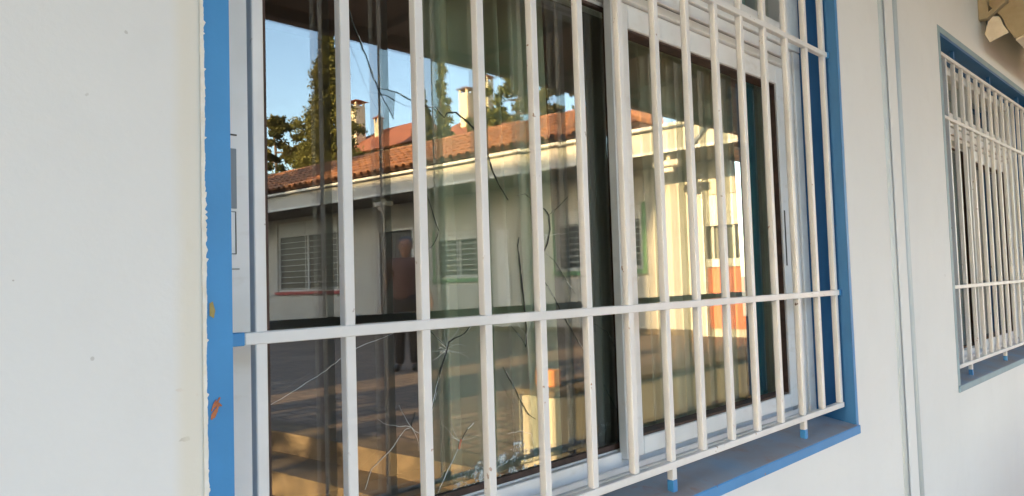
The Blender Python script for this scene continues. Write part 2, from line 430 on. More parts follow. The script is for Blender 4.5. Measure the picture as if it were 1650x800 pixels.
    # left, inner sash
    S = bpy.data.objects.new('sash', None); C.objects.link(S); S.parent = W
    S['label'] = 'left sash in the inner track' + (' with broken glass' if first else '')
    bm = new()
    cb(bm, .434, .458, .934, .955, -.368, .5905, .002); cb(bm, 1.250, 1.268, .934, .955, -.368, .5905, .002)
    cb(bm, .4585, 1.2495, .9345, .9545, -.368, -.350, .002); cb(bm, .4585, 1.2495, .9345, .9545, .582, .5905, .002)
    ob('sash_frame', bm, M_alu, S)
    bm = new()
    cb(bm, .4587, 1.2493, .938, .949, -.3498, -.3395); cb(bm, 1.2385, 1.2493, .938, .949, -.3393, .5818)
    cb(bm, .4587, .464, .938, .949, -.3393, .5818); cb(bm, .464, 1.238, .938, .949, .576, .5818)
    ob('gasket', bm, M_gasket, S)
    if first:
        A = [(.461, .579), (.606, .579), (.603, .50), (.60, .428)]
        crk = [(0.613, 0.395), (0.634, 0.352), (0.652, 0.311), (0.686, 0.311), (0.713, 0.303), (0.749, 0.296), (0.766, 0.299), (0.785, 0.283), (0.791, 0.292), (0.811, 0.296), (0.83, 0.287), (0.851, 0.274), (0.877, 0.245), (0.893, 0.202), (0.912, 0.173), (0.931, 0.151)]
        tail = [(0.954, 0.161), (0.976, 0.166), (1.012, 0.147), (1.029, 0.139), (1.04, 0.127), (1.042, 0.101), (1.033, 0.074), (1.018, 0.05), (1.012, 0.029), (1.018, 0.006), (1.048, -0.031), (1.073, -0.068), (1.108, -0.113), (1.135, -0.146)]
        end = [(1.17, -.19), (1.241, -.25)]
        line = A[1:]+crk+tail+end
        up = line + [(1.241, .579)]
        k_ = line.index((0.652, 0.311))
        lowr = [(.461, -.342), (.461, .579)] + line[:k_+1] + [(.668, .286), (.681, .266)] + line[k_+1:] + [(1.241, -.342)]
        for k, (poly, tx, tz) in enumerate(((up, .0012, -.0010), (lowr, 0, 0))):
            bm = new(); pane(bm, poly, .944, tx, tz)
            g = ob('glass_pane', bm, [M_glass, M_clear], S)
            g['label'] = ('upper right shard of the cracked pane', 'lower left shard of the cracked pane')[k]
        cracks(S, crk, A, tail)
    else:
        bm = new(); pane(bm, [(.461+dx, -.342+dz), (1.241+dx, -.342+dz), (1.241+dx, .579+dz), (.461+dx, .579+dz)], .944)
        ob('glass_pane', bm, [M_glass, M_clear], S)
    inner_pane(S, .461+dx, 1.241+dx, -.342+dz, .579+dz, .957)
    bm = new()
    for x0, x1 in ((.42, 1.1995), (1.2555, 1.9945)):
        pane(bm, [(x0+dx, .7065+dz), (x1+dx, .7065+dz), (x1+dx, .8815+dz), (x0+dx, .8815+dz)], .93)
    ob('transom_pane', bm, [M_glass, M_clear], W)
    # painted-over rough edges of the wall colour on the blue band
    if first:
        bm = new(); rnd = random.Random(3); n = 620
        L0 = []; R0 = []
        for i in range(n+1):
            z = -.45+1.42*i/n
            j = .0024*rnd.random()**3*(.25+1.5*max(0, math.sin(i*.023)*math.sin(i*.071+1)))+.0004*math.sin(i*.07)+.0003*math.sin(i*.37)+(.0020 if rnd.random() > .96 else 0)
            L0.append(bm.verts.new(cw((.3125, .7832, z)))); R0.append(bm.verts.new(cw((.3165+j, .7832, z+rnd.uniform(-.0015, .0015)))))
        for i in range(n): bm.faces.new((L0[i], R0[i], R0[i+1], L0[i+1]))
        r = bmesh.ops.extrude_face_region(bm, geom=bm.faces[:])
        for v in [e for e in r['geom'] if isinstance(e, bmesh.types.BMVert)]: v.co.y += .0004
        bmesh.ops.recalc_face_normals(bm, faces=bm.faces[:])
        obj('paint_edge', bm, M_cream, W)
        bm = new()    # orange smear and small green smudge of paint
        for (x0, z0, x1, z1, wd) in ((.3190, -.139, .3265, -.122, .0030), (.3225, -.137, .3330, -.112, .0028), (.3235, -.120, .3345, -.103, .0024), (.3275, -.112, .3375, -.1185, .0020), (.3195, -.125, .3275, -.106, .0018)):
            x0, x1 = .3255+(x0-.3275)*.62, .3255+(x1-.3275)*.62; z0, z1, wd = -.124+(z0+.121)*.62, -.124+(z1+.121)*.62, wd*.6
            q = 9; up_ = []; dn_ = []; rr = random.Random(int(x0*9999))
            for i in range(q+1):
                t = i/q; hw = wd*math.sin(PI*(.12+.83*t))**.6*rr.uniform(.65, 1.15)
                x = x0+(x1-x0)*t; z = z0+(z1-z0)*t; L_ = math.hypot(x1-x0, z1-z0); nx_, nz_ = -(z1-z0)/L_, (x1-x0)/L_
                up_.append((x+nx_*hw, z+nz_*hw)); dn_.append((x-nx_*hw, z-nz_*hw))
            prism(bm, [(x, z+1.4) for x, z in up_+dn_[::-1]], .7826-.785-rr.uniform(0, .0003), .7831-.785, 'y')
        obj('paint_smear', bm, vary('orange_paint_smear', (.36, .13, .05), (.28, .09, .04), 60, .6), W)
        bm = new()
        sm = [(.3195, -.025), (.324, -.028), (.3255, -.020), (.323, -.010), (.3195, -.012)]
        prism(bm, [(x, z+1.4) for x, z in sm], .7826-.785, .7831-.785, 'y')
        obj('paint_smear', bm, vary('olive_paint_smear', (.20, .18, .05), (.30, .25, .09), 60, .6), W)
    return W

def pane(bm, poly, y, tx=0, tz=0):
    """4 mm sheet; the outer (street side) face is material 0, everything else material 1"""
    cx = sum(p[0] for p in poly)/len(poly); cz = sum(p[1] for p in poly)/len(poly)
    f = [bm.verts.new(cw((x, y+(x-cx)*tx+(z-cz)*tz, z))) for x, z in poly]
    b = [bm.verts.new(v.co+Vector((0, .004, 0))) for v in f]
    n = len(poly)
    ff = bm.faces.new(f); ff.normal_update()
    if ff.normal.y > 0: ff.normal_flip()
    bf = bm.faces.new(b); bf.normal_update(); bf.material_index = 1
    if bf.normal.y < 0: bf.normal_flip()
    for i in range(n):
        q = bm.faces.new((f[i], f[(i+1) % n], b[(i+1) % n], b[i])); q.material_index = 1

def inner_pane(S, x0, x1, z0, z1, y, name='inner_pane'):
    bm = new(); pane(bm, [(x0, z0), (x1, z0), (x1, z1), (x0, z1)], y); obj(name, bm, [M_glass, M_clear], S)

def cracks(S, crk, A, tail):
    dark = [(A[1:]+crk[:3], .0010), (crk[2:7], .0010), (crk[6:], .0015), ([crk[2], (.668, .286), (.681, .266)], .0008), (tail[:3], .0007), (tail[2:9], .0014), (tail[8:], .0008),
        ([(0.956, 0.084), (0.952, 0.069), (0.957, 0.029), (0.965, -0.051), (0.968, -0.085), (0.965, -0.119)], .0015),
        ([(0.965, -0.119), (0.954, -0.101), (0.928, -0.077)], .0006), ([(1.04, 0.129), (1.066, 0.144), (1.098, 0.167)], .0006),
        ([(1.019, 0.062), (1.051, 0.041), (1.082, 0.004), (1.113, -0.027)], .0005),
        ([(0.736, 0.171), (0.75, 0.133), (0.759, 0.108), (0.767, 0.09), (0.761, 0.077), (0.75, 0.063), (0.741, 0.057)], .0006),
        ([(0.737, -0.067), (0.756, -0.086), (0.778, -0.103)], .0006),
        ([(0.838, -0.066), (0.816, -0.084), (0.796, -0.089), (0.782, -0.095), (0.775, -0.113), (0.763, -0.138), (0.754, -0.167), (0.746, -0.191), (0.737, -0.214)], .0014),
        ([(0.905, -0.149), (0.924, -0.177), (0.946, -0.213), (0.966, -0.241), (0.985, -0.253)], .0010),
        ([(1.168, -0.088), (1.208, -0.107), (1.231, -0.141), (1.239, -0.169)], .0006), ([(1.191, -0.214), (1.21, -0.242), (1.239, -0.284)], .0006),
        ([(0.709, -0.2), (0.7, -0.223)], .0008), ([(0.818, -0.244), (0.803, -0.262)], .0007)]
    white = [([(0.466, -0.155), (0.505, -0.139), (0.544, -0.121), (0.574, -0.104), (0.596, -0.093), (0.629, -0.083), (0.67, -0.073)], .0004),
        ([(0.7, -0.223), (0.689, -0.224), (0.677, -0.234), (0.659, -0.252), (0.625, -0.273), (0.613, -0.301)], .0005),
        ([(0.832, -0.236), (0.818, -0.244)], .0009), ([(0.803, -0.262), (0.789, -0.283), (0.768, -0.31), (0.751, -0.336)], .0007),
        ([(0.763, -0.138), (0.752, -0.167), (0.744, -0.191), (0.737, -0.214)], .0008),
        ([(0.912, -0.268), (0.943, -0.268), (0.972, -0.278), (0.981, -0.308)], .0004)]
    rnd = random.Random(11)
    for name, sets, mm in (('crack', dark, M_crack), ('crack', white, M_crackw)):
        bm = new()
        for pts, r in sets:
            P = []
            for i in range(len(pts)-1):
                (x0, z0), (x1, z1) = pts[i], pts[i+1]
                k = max(1, int(math.hypot(x1-x0, z1-z0)/.008))
                for j in range(k):
                    t = j/k; g = .0008 if j else 0
                    P.append(cw((x0+(x1-x0)*t+rnd.uniform(-g, g), .9428, z0+(z1-z0)*t+rnd.uniform(-g, g))))
            P.append(cw((pts[-1][0], .9428, pts[-1][1])))
            R = [r*(.45+.55*math.sin(PI*min(1, (i+1)/(len(P)+1)*1.0)))*rnd.uniform(.7, 1.2) for i in range(len(P))]
            tube(bm, P, R, 4)
        c = obj(name, bm, mm, S); c['label'] = 'dark crack lines in the glass' if mm is M_crack else 'bright crack lines in the glass'
    bm = new()    # glints along the cracks and hairline branches from the impacts
    for pts, r_ in dark:
        for i in range(len(pts)-1):
            (x0, z0), (x1, z1) = pts[i], pts[i+1]
            if rnd.random() < .55:
                t0 = rnd.uniform(0, .4); t1 = t0+rnd.uniform(.25, .6); ox = rnd.choice((-1, 1))*r_*1.1
                tube(bm, [cw((x0+(x1-x0)*t0+ox, .9422, z0+(z1-z0)*t0)), cw((x0+(x1-x0)*t1+ox, .9422, z0+(z1-z0)*t1))], rnd.uniform(.00018, .0004), 3)
    for cx, cz, n in ((.777, -.106, 9), (1.033, .09, 5), (.800, -.262, 5), (.968, -.10, 4), (.70, -.222, 4)):
        for k in range(n):
            a = rnd.uniform(0, 2*PI); x, z = cx, cz; P = [cw((x, .9424, z))]
            for q in range(rnd.randint(2, 6)):
                a += rnd.uniform(-.35, .35); x += math.cos(a)*.011; z += math.sin(a)*.011
                if .47 < x < 1.235 and z > -.335: P.append(cw((x, .9424, z)))
            if len(P) > 2: tube(bm, P, [.00030*(1-i/len(P))+.00006 for i in range(len(P))], 3)
    c = obj('crack', bm, M_crackw, S); c['label'] = 'hairline glints beside the cracks'
    bm = new()    # impact stars and splinters
    for cx, cz, n, rr in ((.777, -.106, 26, .010), (.862, -.322, 60, .026), (.82, -.330, 40, .022), (.93, -.305, 30, .022), (1.19, -.30, 14, .016), (.975, -.318, 14, .012)):
        for k in range(n):
            a = rnd.uniform(0, 2*PI); d = rr*rnd.random()**.7; ln = rnd.uniform(.002, .009)
            x, z = cx+math.cos(a)*d*1.4, max(-.336, cz+math.sin(a)*d); a2 = a+rnd.uniform(-.7, .7)
            tube(bm, [cw((x, .9425, z)), cw((x+math.cos(a2)*ln, .9425, max(-.338, z+math.sin(a2)*ln)))], rnd.uniform(.00015, .0004), 3)
    obj('splinters', bm, M_crackw, S)
    bm = new()
    pl = [(.775, -.3385), (.80, -.325), (.825, -.308), (.845, -.300), (.862, -.306), (.885, -.302), (.915, -.285), (.94, -.280), (.955, -.30), (.975, -.325), (.985, -.3385)]
    prism(bm, [(x, z+1.4) for x, z in pl], .9430-.785, .9434-.785, 'y')
    obj('glass_dust', bm, M_dust, S)
    bm = new()
    pl = [(.795, -.273), (.799, -.275), (.8015, -.267), (.804, -.260), (.801, -.258), (.798, -.264)]
    prism(bm, [(x, z+1.4) for x, z in pl], .9415-.785, .9427-.785, 'y')
    obj('tape_scrap', bm, vary('red_tape', (.45, .13, .07), (.55, .25, .15), 50, .6), S)

win1 = make_window(0, 0, True)
win2 = make_window(WIN[1][0], WIN[1][1], False)

# ------------------------------------------------------------------ grilles
def make_grille(dx, dz, first):
    G = thing('window_grille', 'white painted steel grille with chipped bars in front of the cracked window' if first else
              'white painted steel grille over the farther window at the right edge', 'window grille',
              cw((1.2+dx, .817, -.415+dz)), 0, 'steel window grilles')
    def cb(bm, x0, x1, y0, y1, z0, z1, bev=0): cbox(bm, x0+dx, x1+dx, y0, y1, z0+dz, z1+dz, bev)
    zb = -.372
    for k in range(15):
        xr = .3985+.1204*k + (random.uniform(-.0015, .0015))
        bm = new(); cb(bm, xr-.0145, xr, .810, .8245, zb+.0142, .868, .0012)
        if not first or k in (0, 3, 7, 9, 12, 14): tint = M_grille
        obj('vertical_bar', bm, M_grille, G)
    for name, z0, z1, x0, x1 in (('rail', zb, zb+.0140, .385, 2.0855), ('rail', -.062, -.0475, .3700, 2.0905), ('rail', .614, .628, .3700, 2.0905), ('rail', .8685, .8830, .385, 2.0855)):
        bm = new(); cb(bm, x0, x1, .8082, .8230, z0, z1, .0012)
        r = obj(name, bm, M_grille, G)
        if x0 < .371:
            bm = new(); cb(bm, .3455, .3697, .8078, .8234, z0-.0003, z1+.0003, .0008); obj('wall_tip', bm, M_blue, r)
            bm = new(); cb(bm, 2.0907, 2.0996, .8060, .8252, z0-.002, z1+.002, .0015); obj('wall_tip', bm, M_blue, r)
    for k in (7, 12) + ((2,) if True else ()):
        xr = .3985+.1204*k
        bm = new(); cb(bm, xr-.0145, xr, .8092, .8232, -.394, zb-.0002, .001)
        f = obj('foot', bm, M_grille, G)
        bm = new(); cb(bm, xr-.0148, xr+.0003, .8089, .8235, -.4175, -.3942, .001)
        obj('painted_tip', bm, M_blue, f)
        bm = new(); cb(bm, xr-.0145, xr, .8092, .8232, .8832, .9195, .001)
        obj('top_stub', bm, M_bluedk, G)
    return G
make_grille(0, 0, True)
make_grille(WIN[1][0], WIN[1][1], False)

# ------------------------------------------------------------------ curtains
def curtain(x0, x1, y, folds, amp, m, label, group='curtains behind the windows', lean=0, seed=1, z0=-.9, z1=1.05):
    rnd = random.Random(seed); bm = new(); n = int((x1-x0)*220); rows = 8
    ph = [rnd.uniform(0, 6.28) for _ in range(4)]
    grid = []
    for j in range(rows+1):
        z = z0+(z1-z0)*j/rows; row = []
        for i in range(n+1):
            t = i/n; x = x0+(x1-x0)*t
            a = 2*PI*folds*t
            dy = amp*(math.sin(a+ph[0]+.25*math.sin(j*.5+ph[2]))+.45*math.sin(a*1.73+ph[1])+.3*math.sin(a*.5+ph[3]))
            row.append(bm.verts.new(cw((x+lean*(1-j/rows)*t+.010*math.sin(a*1.3+j*.35), y+dy, z))))
        grid.append(row)
    for j in range(rows):
        for i in range(n): bm.faces.new((grid[j][i], grid[j][i+1], grid[j+1][i+1], grid[j+1][i]))
    r = bmesh.ops.extrude_face_region(bm, geom=bm.faces[:])
    for v in [e for e in r['geom'] if isinstance(e, bmesh.types.BMVert)]: v.co.y += .0015
    bmesh.ops.recalc_face_normals(bm, faces=bm.faces[:])
    solo('curtain', bm, m, cw(((x0+x1)/2, y, z0)), label, 'curtain', group, smooth=True)
curtain(.855, 1.17, 1.085, 5, .030, M_curt_g, 'grey green curtain hanging behind the middle of the cracked pane', lean=.06, seed=4)
curtain(1.23, 1.50, 1.16, 6, .020, M_curt_s, 'dark sheer curtain with narrow pale folds beside the middle stile of the cracked window', seed=2)
curtain(1.50, 2.09, 1.095, 7, .032, M_curt_o, 'olive beige pleated curtain behind the right sash of the cracked window', seed=9)
curtain(1.965, 2.094, 1.022, 2.5, .009, M_curt_t, 'teal cloth added in place of the mirrored blue jamb beside the right stile of the cracked window', seed=12)
curtain(3.38, 4.16, 1.07, 6, .02, M_curt_c, 'pale cream curtain added in place of the bright reflection in the near half of the farther window', seed=8)
curtain(4.18, 5.4, 1.12, 11, .03, M_curt_b, 'blue pleated curtain behind the farther window', seed=5)

# ------------------------------------------------------------------ flood light high on the wall
FL = thing('flood_light', 'cream wall mounted flood light with cable above the farther window', 'light', cw((3.9, .785, 1.15)))
def yz(pts): return [(y-.785, z+1.4) for y, z in pts]
bm = new(); prism(bm, yz([(.762, 1.037), (.745, .998), (.672, 1.022), (.692, 1.062), (.702, 1.100), (.727, 1.108), (.746, 1.090)]), 3.752, 3.76, 'x')
obj('end_plate', bm, M_lamp, FL)
bm = new(); prism(bm, yz([(.784, 1.35), (.784, 1.11), (.752, 1.108), (.706, 1.145), (.674, 1.166), (.68, 1.182), (.712, 1.165), (.745, 1.135), (.76, 1.35)]), 3.765, 3.80, 'x')
obj('bracket_arm', bm, M_lampdk, FL)
bm = new(); prism(bm, yz([(.765, 1.45), (.765, 1.20), (.702, 1.11), (.688, 1.057), (.659, 1.002), (.60, 1.02), (.57, 1.10), (.56, 1.45)]), 3.80, 4.75, 'x')
obj('housing', bm, M_lampdk, FL)
bm = new(); prism(bm, yz([(.655, .998), (.655, .990), (.56, 1.02), (.56, 1.03), (.60, 1.015)]), 3.79, 4.76, 'x')
obj('visor', bm, M_lamp, FL)
bm = new(); tube(bm, [cw((3.87, .776, 1.745)), cw((3.87, .774, 1.25)), cw((3.865, .770, 1.15)), cw((3.85, .765, 1.10)), cw((3.80, .758, 1.07))], .009, 8)
obj('cable', bm, M_alugrey, FL, smooth=True)

# ------------------------------------------------------------------ low wall beside the steps
def Vr(x, yv, z): return Vector((x, 1.085-yv, z+1.4))     # seen-in-glass position -> its true position
LW = thing('low_wall', 'long low cream wall with a sunlit top and end beside the steps', 'wall', (6, -1.72, 0))
bm = new()
box(bm, 2.97, 11.5, -1.85, -1.60, 0, .765, .01)
obj('wall_body', bm, M_parapet, LW)
bm = new(); box(bm, 2.955, 11.5, -1.865, -1.585, .767, .80, .006); obj('coping', bm, M_concrete, LW)
bm = new(); box(bm, 3.06, 3.13, -1.80, -1.68, .802, .90, .008)
solo('brick', bm, M_orange, (3.095, -1.74, .802), 'small orange brick standing on the sunlit end of the low wall', 'brick')

# ------------------------------------------------------------------ the school wing across the courtyard
WG = thing('school_wing', 'low cream school wing with clay tile roof and barred windows, reflected in the glass', 'building',
           (12.0, -6.835, .3), math.atan2(-.995, -.0993))
ZO = .3
def wb(bm, s0, s1, o0, o1, z0, z1, bev=0): box(bm, s0, s1, o0, o1, z0-ZO, z1-ZO, bev)
def wob(name, bm, m, par=WG, smooth=False): return obj(name, bm, m, par, world=False, smooth=smooth)
bm = new()
opn = [(-.8, None)]
# wall with real openings: (s0, s1, z0, z1)
wops = [(-2.30, -.92, .30, 2.92), (.43, 2.50, 1.60, 2.88), (4.66, 6.22, 1.55, 2.68), (7.06, 8.34, .3, 2.84), (10.1, 13.14, 1.34, 3.42)]
ss = [-2.85] + [q for o in wops for q in o[:2]] + [18.0]
for i in range(len(ss)-1):
    if i % 2 == 0: wb(bm, ss[i], ss[i+1], 0, .22, .3, 3.55)
    else:
        o = wops[i//2]
        if o[2] > .31: wb(bm, ss[i], ss[i+1], 0, .22, .3, o[2])
        wb(bm, ss[i], ss[i+1], 0, .22, o[3], 3.55)
bmesh.ops.remove_doubles(bm, verts=bm.verts, dist=1e-4)
wob('wall', bm, M_white)
bm = new(); wb(bm, -2.298, -.922, .06, .14, .30, .452); wob('skirting', bm, M_white)
bm = new(); wb(bm, -2.298, -.922, .03, .08, .454, 1.568); wob('red_panel', bm, M_redpanel)
bm = new(); wb(bm, -2.298, -.922, -.02, .12, 1.572, 1.73, .01); wob('window_ledge', bm, M_trim_w)
bm = new(); wb(bm, -2.298, -.922, .02, .15, 2.34, 2.915, .01); wob('shutter_box', bm, M_trim_w)
bm = new(); wb(bm, -2.298, -.922, .16, .18, 1.732, 2.36)
wr = wob('corner_window', bm, M_curt_far)
bm = new()
for k in range(10): wb(bm, -2.24+.135*k, -2.215+.135*k, .06, .085, 1.732, 2.338)
wob('window_bars', bm, M_trim_w, wr)
bm = new(); wb(bm, -.90, -.72, -.05, -.002, .3, 3.55, .01); wob('corner_pilaster', bm, M_trim_w)
# soffit, fascia, gutter, drip rail
bm = new(); wb(bm, -2.9, 18, -1.28, 1.9, 3.56, 3.62); wob('canopy_soffit', bm, M_soffit2)
bm = new(); wb(bm, -2.9, 18, -1.30, -1.22, 3.622, 4.0); wob('fascia', bm, M_white)
bm = new(); wb(bm, -2.9, 18, -1.42, -1.302, 4.0, 4.06, .01); wob('gutter', bm, M_trim_w)
bm = new(); wb(bm, -2.9, 18, -1.36, -1.302, 3.57, 3.625, .005); wob('drip_rail', bm, M_trim_w)
# roof of real curved tiles
def roof(bm, kind, s0, s1, o0, z0, o1, z1, sl, pitch=.25, course=.38):
    """courses of half-round cover tiles (crest) over hollow pan tiles, running up from the eave; sl = slanted hip end"""
    ln = math.hypot(o1-o0, z1-z0); m_ = int(ln/course); nx, nz = -(z1-z0)/ln, (o1-o0)/ln
    rnd = random.Random(5)
    def P3(s, t, h): return Vector((s, o0+(o1-o0)*t+nx*h, z0+(z1-z0)*t+nz*h-ZO))
    for k in range(int((s1-s0)/pitch)):
        sc_ = s0+(k+.5)*pitch
        for j in range(m_):
            ta, tb = j/m_-.012, (j+1)/m_
            if sc_ < s0+(sl-s0)*tb: continue
            jit = rnd.uniform(-.008, .008); lift = rnd.uniform(0, .012)
            n = 6
            if kind == 'cover':
                w_ = pitch*.36
                prof_ = [(math.cos(PI*q/n)*w_, math.sin(PI*q/n)*.085) for q in range(n+1)]
                A = [bm.verts.new(P3(sc_+jit+x, ta, .055+lift+h)) for x, h in prof_]
                B = [bm.verts.new(P3(sc_+jit+x*.8, tb, .030+h*.85)) for x, h in prof_]
                C_ = [bm.verts.new(P3(sc_+jit+x*.82, ta, .055+lift+h*.78)) for x, h in prof_]
            else:
                w_ = pitch*.5
                prof_ = [(-math.cos(PI*q/n)*w_, .05-math.sin(PI*q/n)*.075) for q in range(n+1)]
                A = [bm.verts.new(P3(sc_+pitch/2+x, ta, .015+h)) for x, h in prof_]
                B = [bm.verts.new(P3(sc_+pitch/2+x, tb, h)) for x, h in prof_]
                C_ = None
            for q in range(n):
                bm.faces.new((A[q], A[q+1], B[q+1], B[q]))
                if C_: bm.faces.new((A[q+1], A[q], C_[q], C_[q+1]))
    bmesh.ops.recalc_face_normals(bm, faces=bm.faces[:])
bm = new(); roof(bm, 'cover', -.7, 18, -1.44, 4.10, 1.3, 5.28, 2.0)
T = wob('tiled_roof', bm, M_tile, smooth=False)
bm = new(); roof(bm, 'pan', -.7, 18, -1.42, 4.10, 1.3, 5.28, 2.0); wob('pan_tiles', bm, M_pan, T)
bm = new()
pts = [(-.75, -1.4, 4.12), (2.0, 1.3, 5.29), (18, 1.3, 5.29)]
P = []
for i in range(2):
    for k in range(30):
        t = k/30; P.append(Vector(pts[i]).lerp(Vector(pts[i+1]), t))
P.append(Vector(pts[2])); P = [Vector((p.x, p.y, p.z-ZO)) for p in P]
tube(bm, P, [.10+.015*(i % 2) for i in range(len(P))], 8); wob('ridge_tiles', bm, M_tile, T)
bm = new()   # under-roof deck, hip end and back slope so that it is solid
A_ = [(-.7, -1.4, 4.05), (18, -1.4, 4.05), (18, 1.3, 5.21), (2.0, 1.3, 5.21), (-.7, 4.2, 4.05), (18, 4.2, 4.05)]
vv = [bm.verts.new((a, b, c-ZO)) for a, b, c in A_]
for f in ((0, 1, 2, 3), (0, 3, 4), (4, 3, 2, 5), (0, 4, 5, 1), (1, 5, 2)): bm.faces.new([vv[i] for i in f])
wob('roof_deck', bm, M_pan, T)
bm = new(); wb(bm, -2.85, -.72, -1.2, 4.2, 3.63, 4.02); wob('flat_roof', bm, M_trim_w)
# back body
bm = new(); wb(bm, -.5, 18, 3.9, 4.1, .3, 4.0); wb(bm, -2.85, -.5, 3.9, 4.1, .3, 3.55); wb(bm, 17.9, 18.1, .23, 3.89, .3, 3.5); wb(bm, -2.85, -2.65, .23, 3.89, .3, 3.55); wob('rear_wall', bm, M_white)
# windows of the wing
def wing_window(s0, s1, z0, z1, trim, box_h, n_bars, label):
    bm = new(); t = .06
    wb(bm, s0, s0+t, .05, .12, z0, z1); wb(bm, s1-t, s1, .05, .12, z0, z1)
    wb(bm, s0+t, s1-t, .05, .12, z0, z0+t); wb(bm, s0+t, s1-t, .05, .12, z1-t, z1)
    wb(bm, (s0+s1)/2-.03, (s0+s1)/2+.03, .052, .118, z0+t, z1-t-box_h)
    if box_h: wb(bm, s0+t, s1-t, .03, .14, z1-t-box_h, z1-t, .01)
    f = wob('wing_window', bm, M_trim_w); f['label'] = label
    bm = new(); wb(bm, s0+t, s1-t, .08, .085, z0+t, z1-t); wob('pane', bm, M_dark, f)
    bm = new()
    for k in range(n_bars):
        z = z0+(z1-z0)*(k+.5)/n_bars; wb(bm, s0+.01, s1-.01, -.03, -.015, z-.008, z+.008)
    wb(bm, s0+.012, s0+.03, -.045, -.032, z0, z1); wb(bm, s1-.03, s1-.012, -.045, -.032, z0, z1); wb(bm, (s0+s1)/2-.008, (s0+s1)/2+.008, -.045, -.032, z0, z1)
    wob('grille', bm, M_trim_w, f)
    bm = new(); wb(bm, s0-.09, s1+.09, -.06, -.002, z0-.09, z0-.001)
    if trim is M_green:
        wb(bm, s0-.09, s0-.001, -.02, -.002, z0, z1+.05); wb(bm, s1+.001, s1+.09, -.02, -.002, z0, z1+.05)
    wob('painted_trim', bm, trim, f)
wing_window(.43, 2.50, 1.60, 2.88, M_green, .22, 10, 'green trimmed window nearest the corner')
wing_window(4.66, 6.22, 1.55, 2.68, M_green, .15, 9, 'middle green trimmed window')
wing_window(10.1, 13.14, 1.34, 3.42, M_red, .35, 12, 'far window with a red sill')
bm = new(); wb(bm, 7.08, 8.32, .10, .15, .32, 2.82)
d = wob('door', bm, M_greydoor)
bm = new(); wb(bm, 7.0, 7.06, -.02, .16, .3, 2.9); wb(bm, 8.34, 8.40, -.02, .16, .3, 2.9); wb(bm, 7.06, 8.34, -.02, .16, 2.842, 2.9); wob('door_frame', bm, M_trim_w, d)
bm = new()
for k in range(9): wb(bm, 7.12+k*.14, 7.16+k*.14, .085, .099, 1.6, 2.75)
wob('door_bars', bm, M_curt_far, d)
bm = new(); wb(bm, 3.85, 4.22, -.03, -.002, .3, 2.62, .01); wob('pilaster', bm, M_trim_w)
bm = new(); wb(bm, -.7, 18, -.045, -.003, .305, .42, .005); wob('plinth', bm, M_concrete)
for s in (6.8, -.8):
    bm = new(); wb(bm, s-.25, s+.25, -1.28, -1.05, 3.34, 3.45, .02); wb(bm, s-.1, s+.16, -1.22, -1.1, 3.25, 3.34, .01); wb(bm, s-.03, s+.03, -1.18, -1.12, 3.45, 3.555)
    f = wob('flood_lamp', bm, M_lamp)
bm = new()
tube(bm, [(-1.35, -1.36, 3.35), (-1.75, -1.36, 3.72)], .03, 6); wob('strut', bm, M_alugrey)

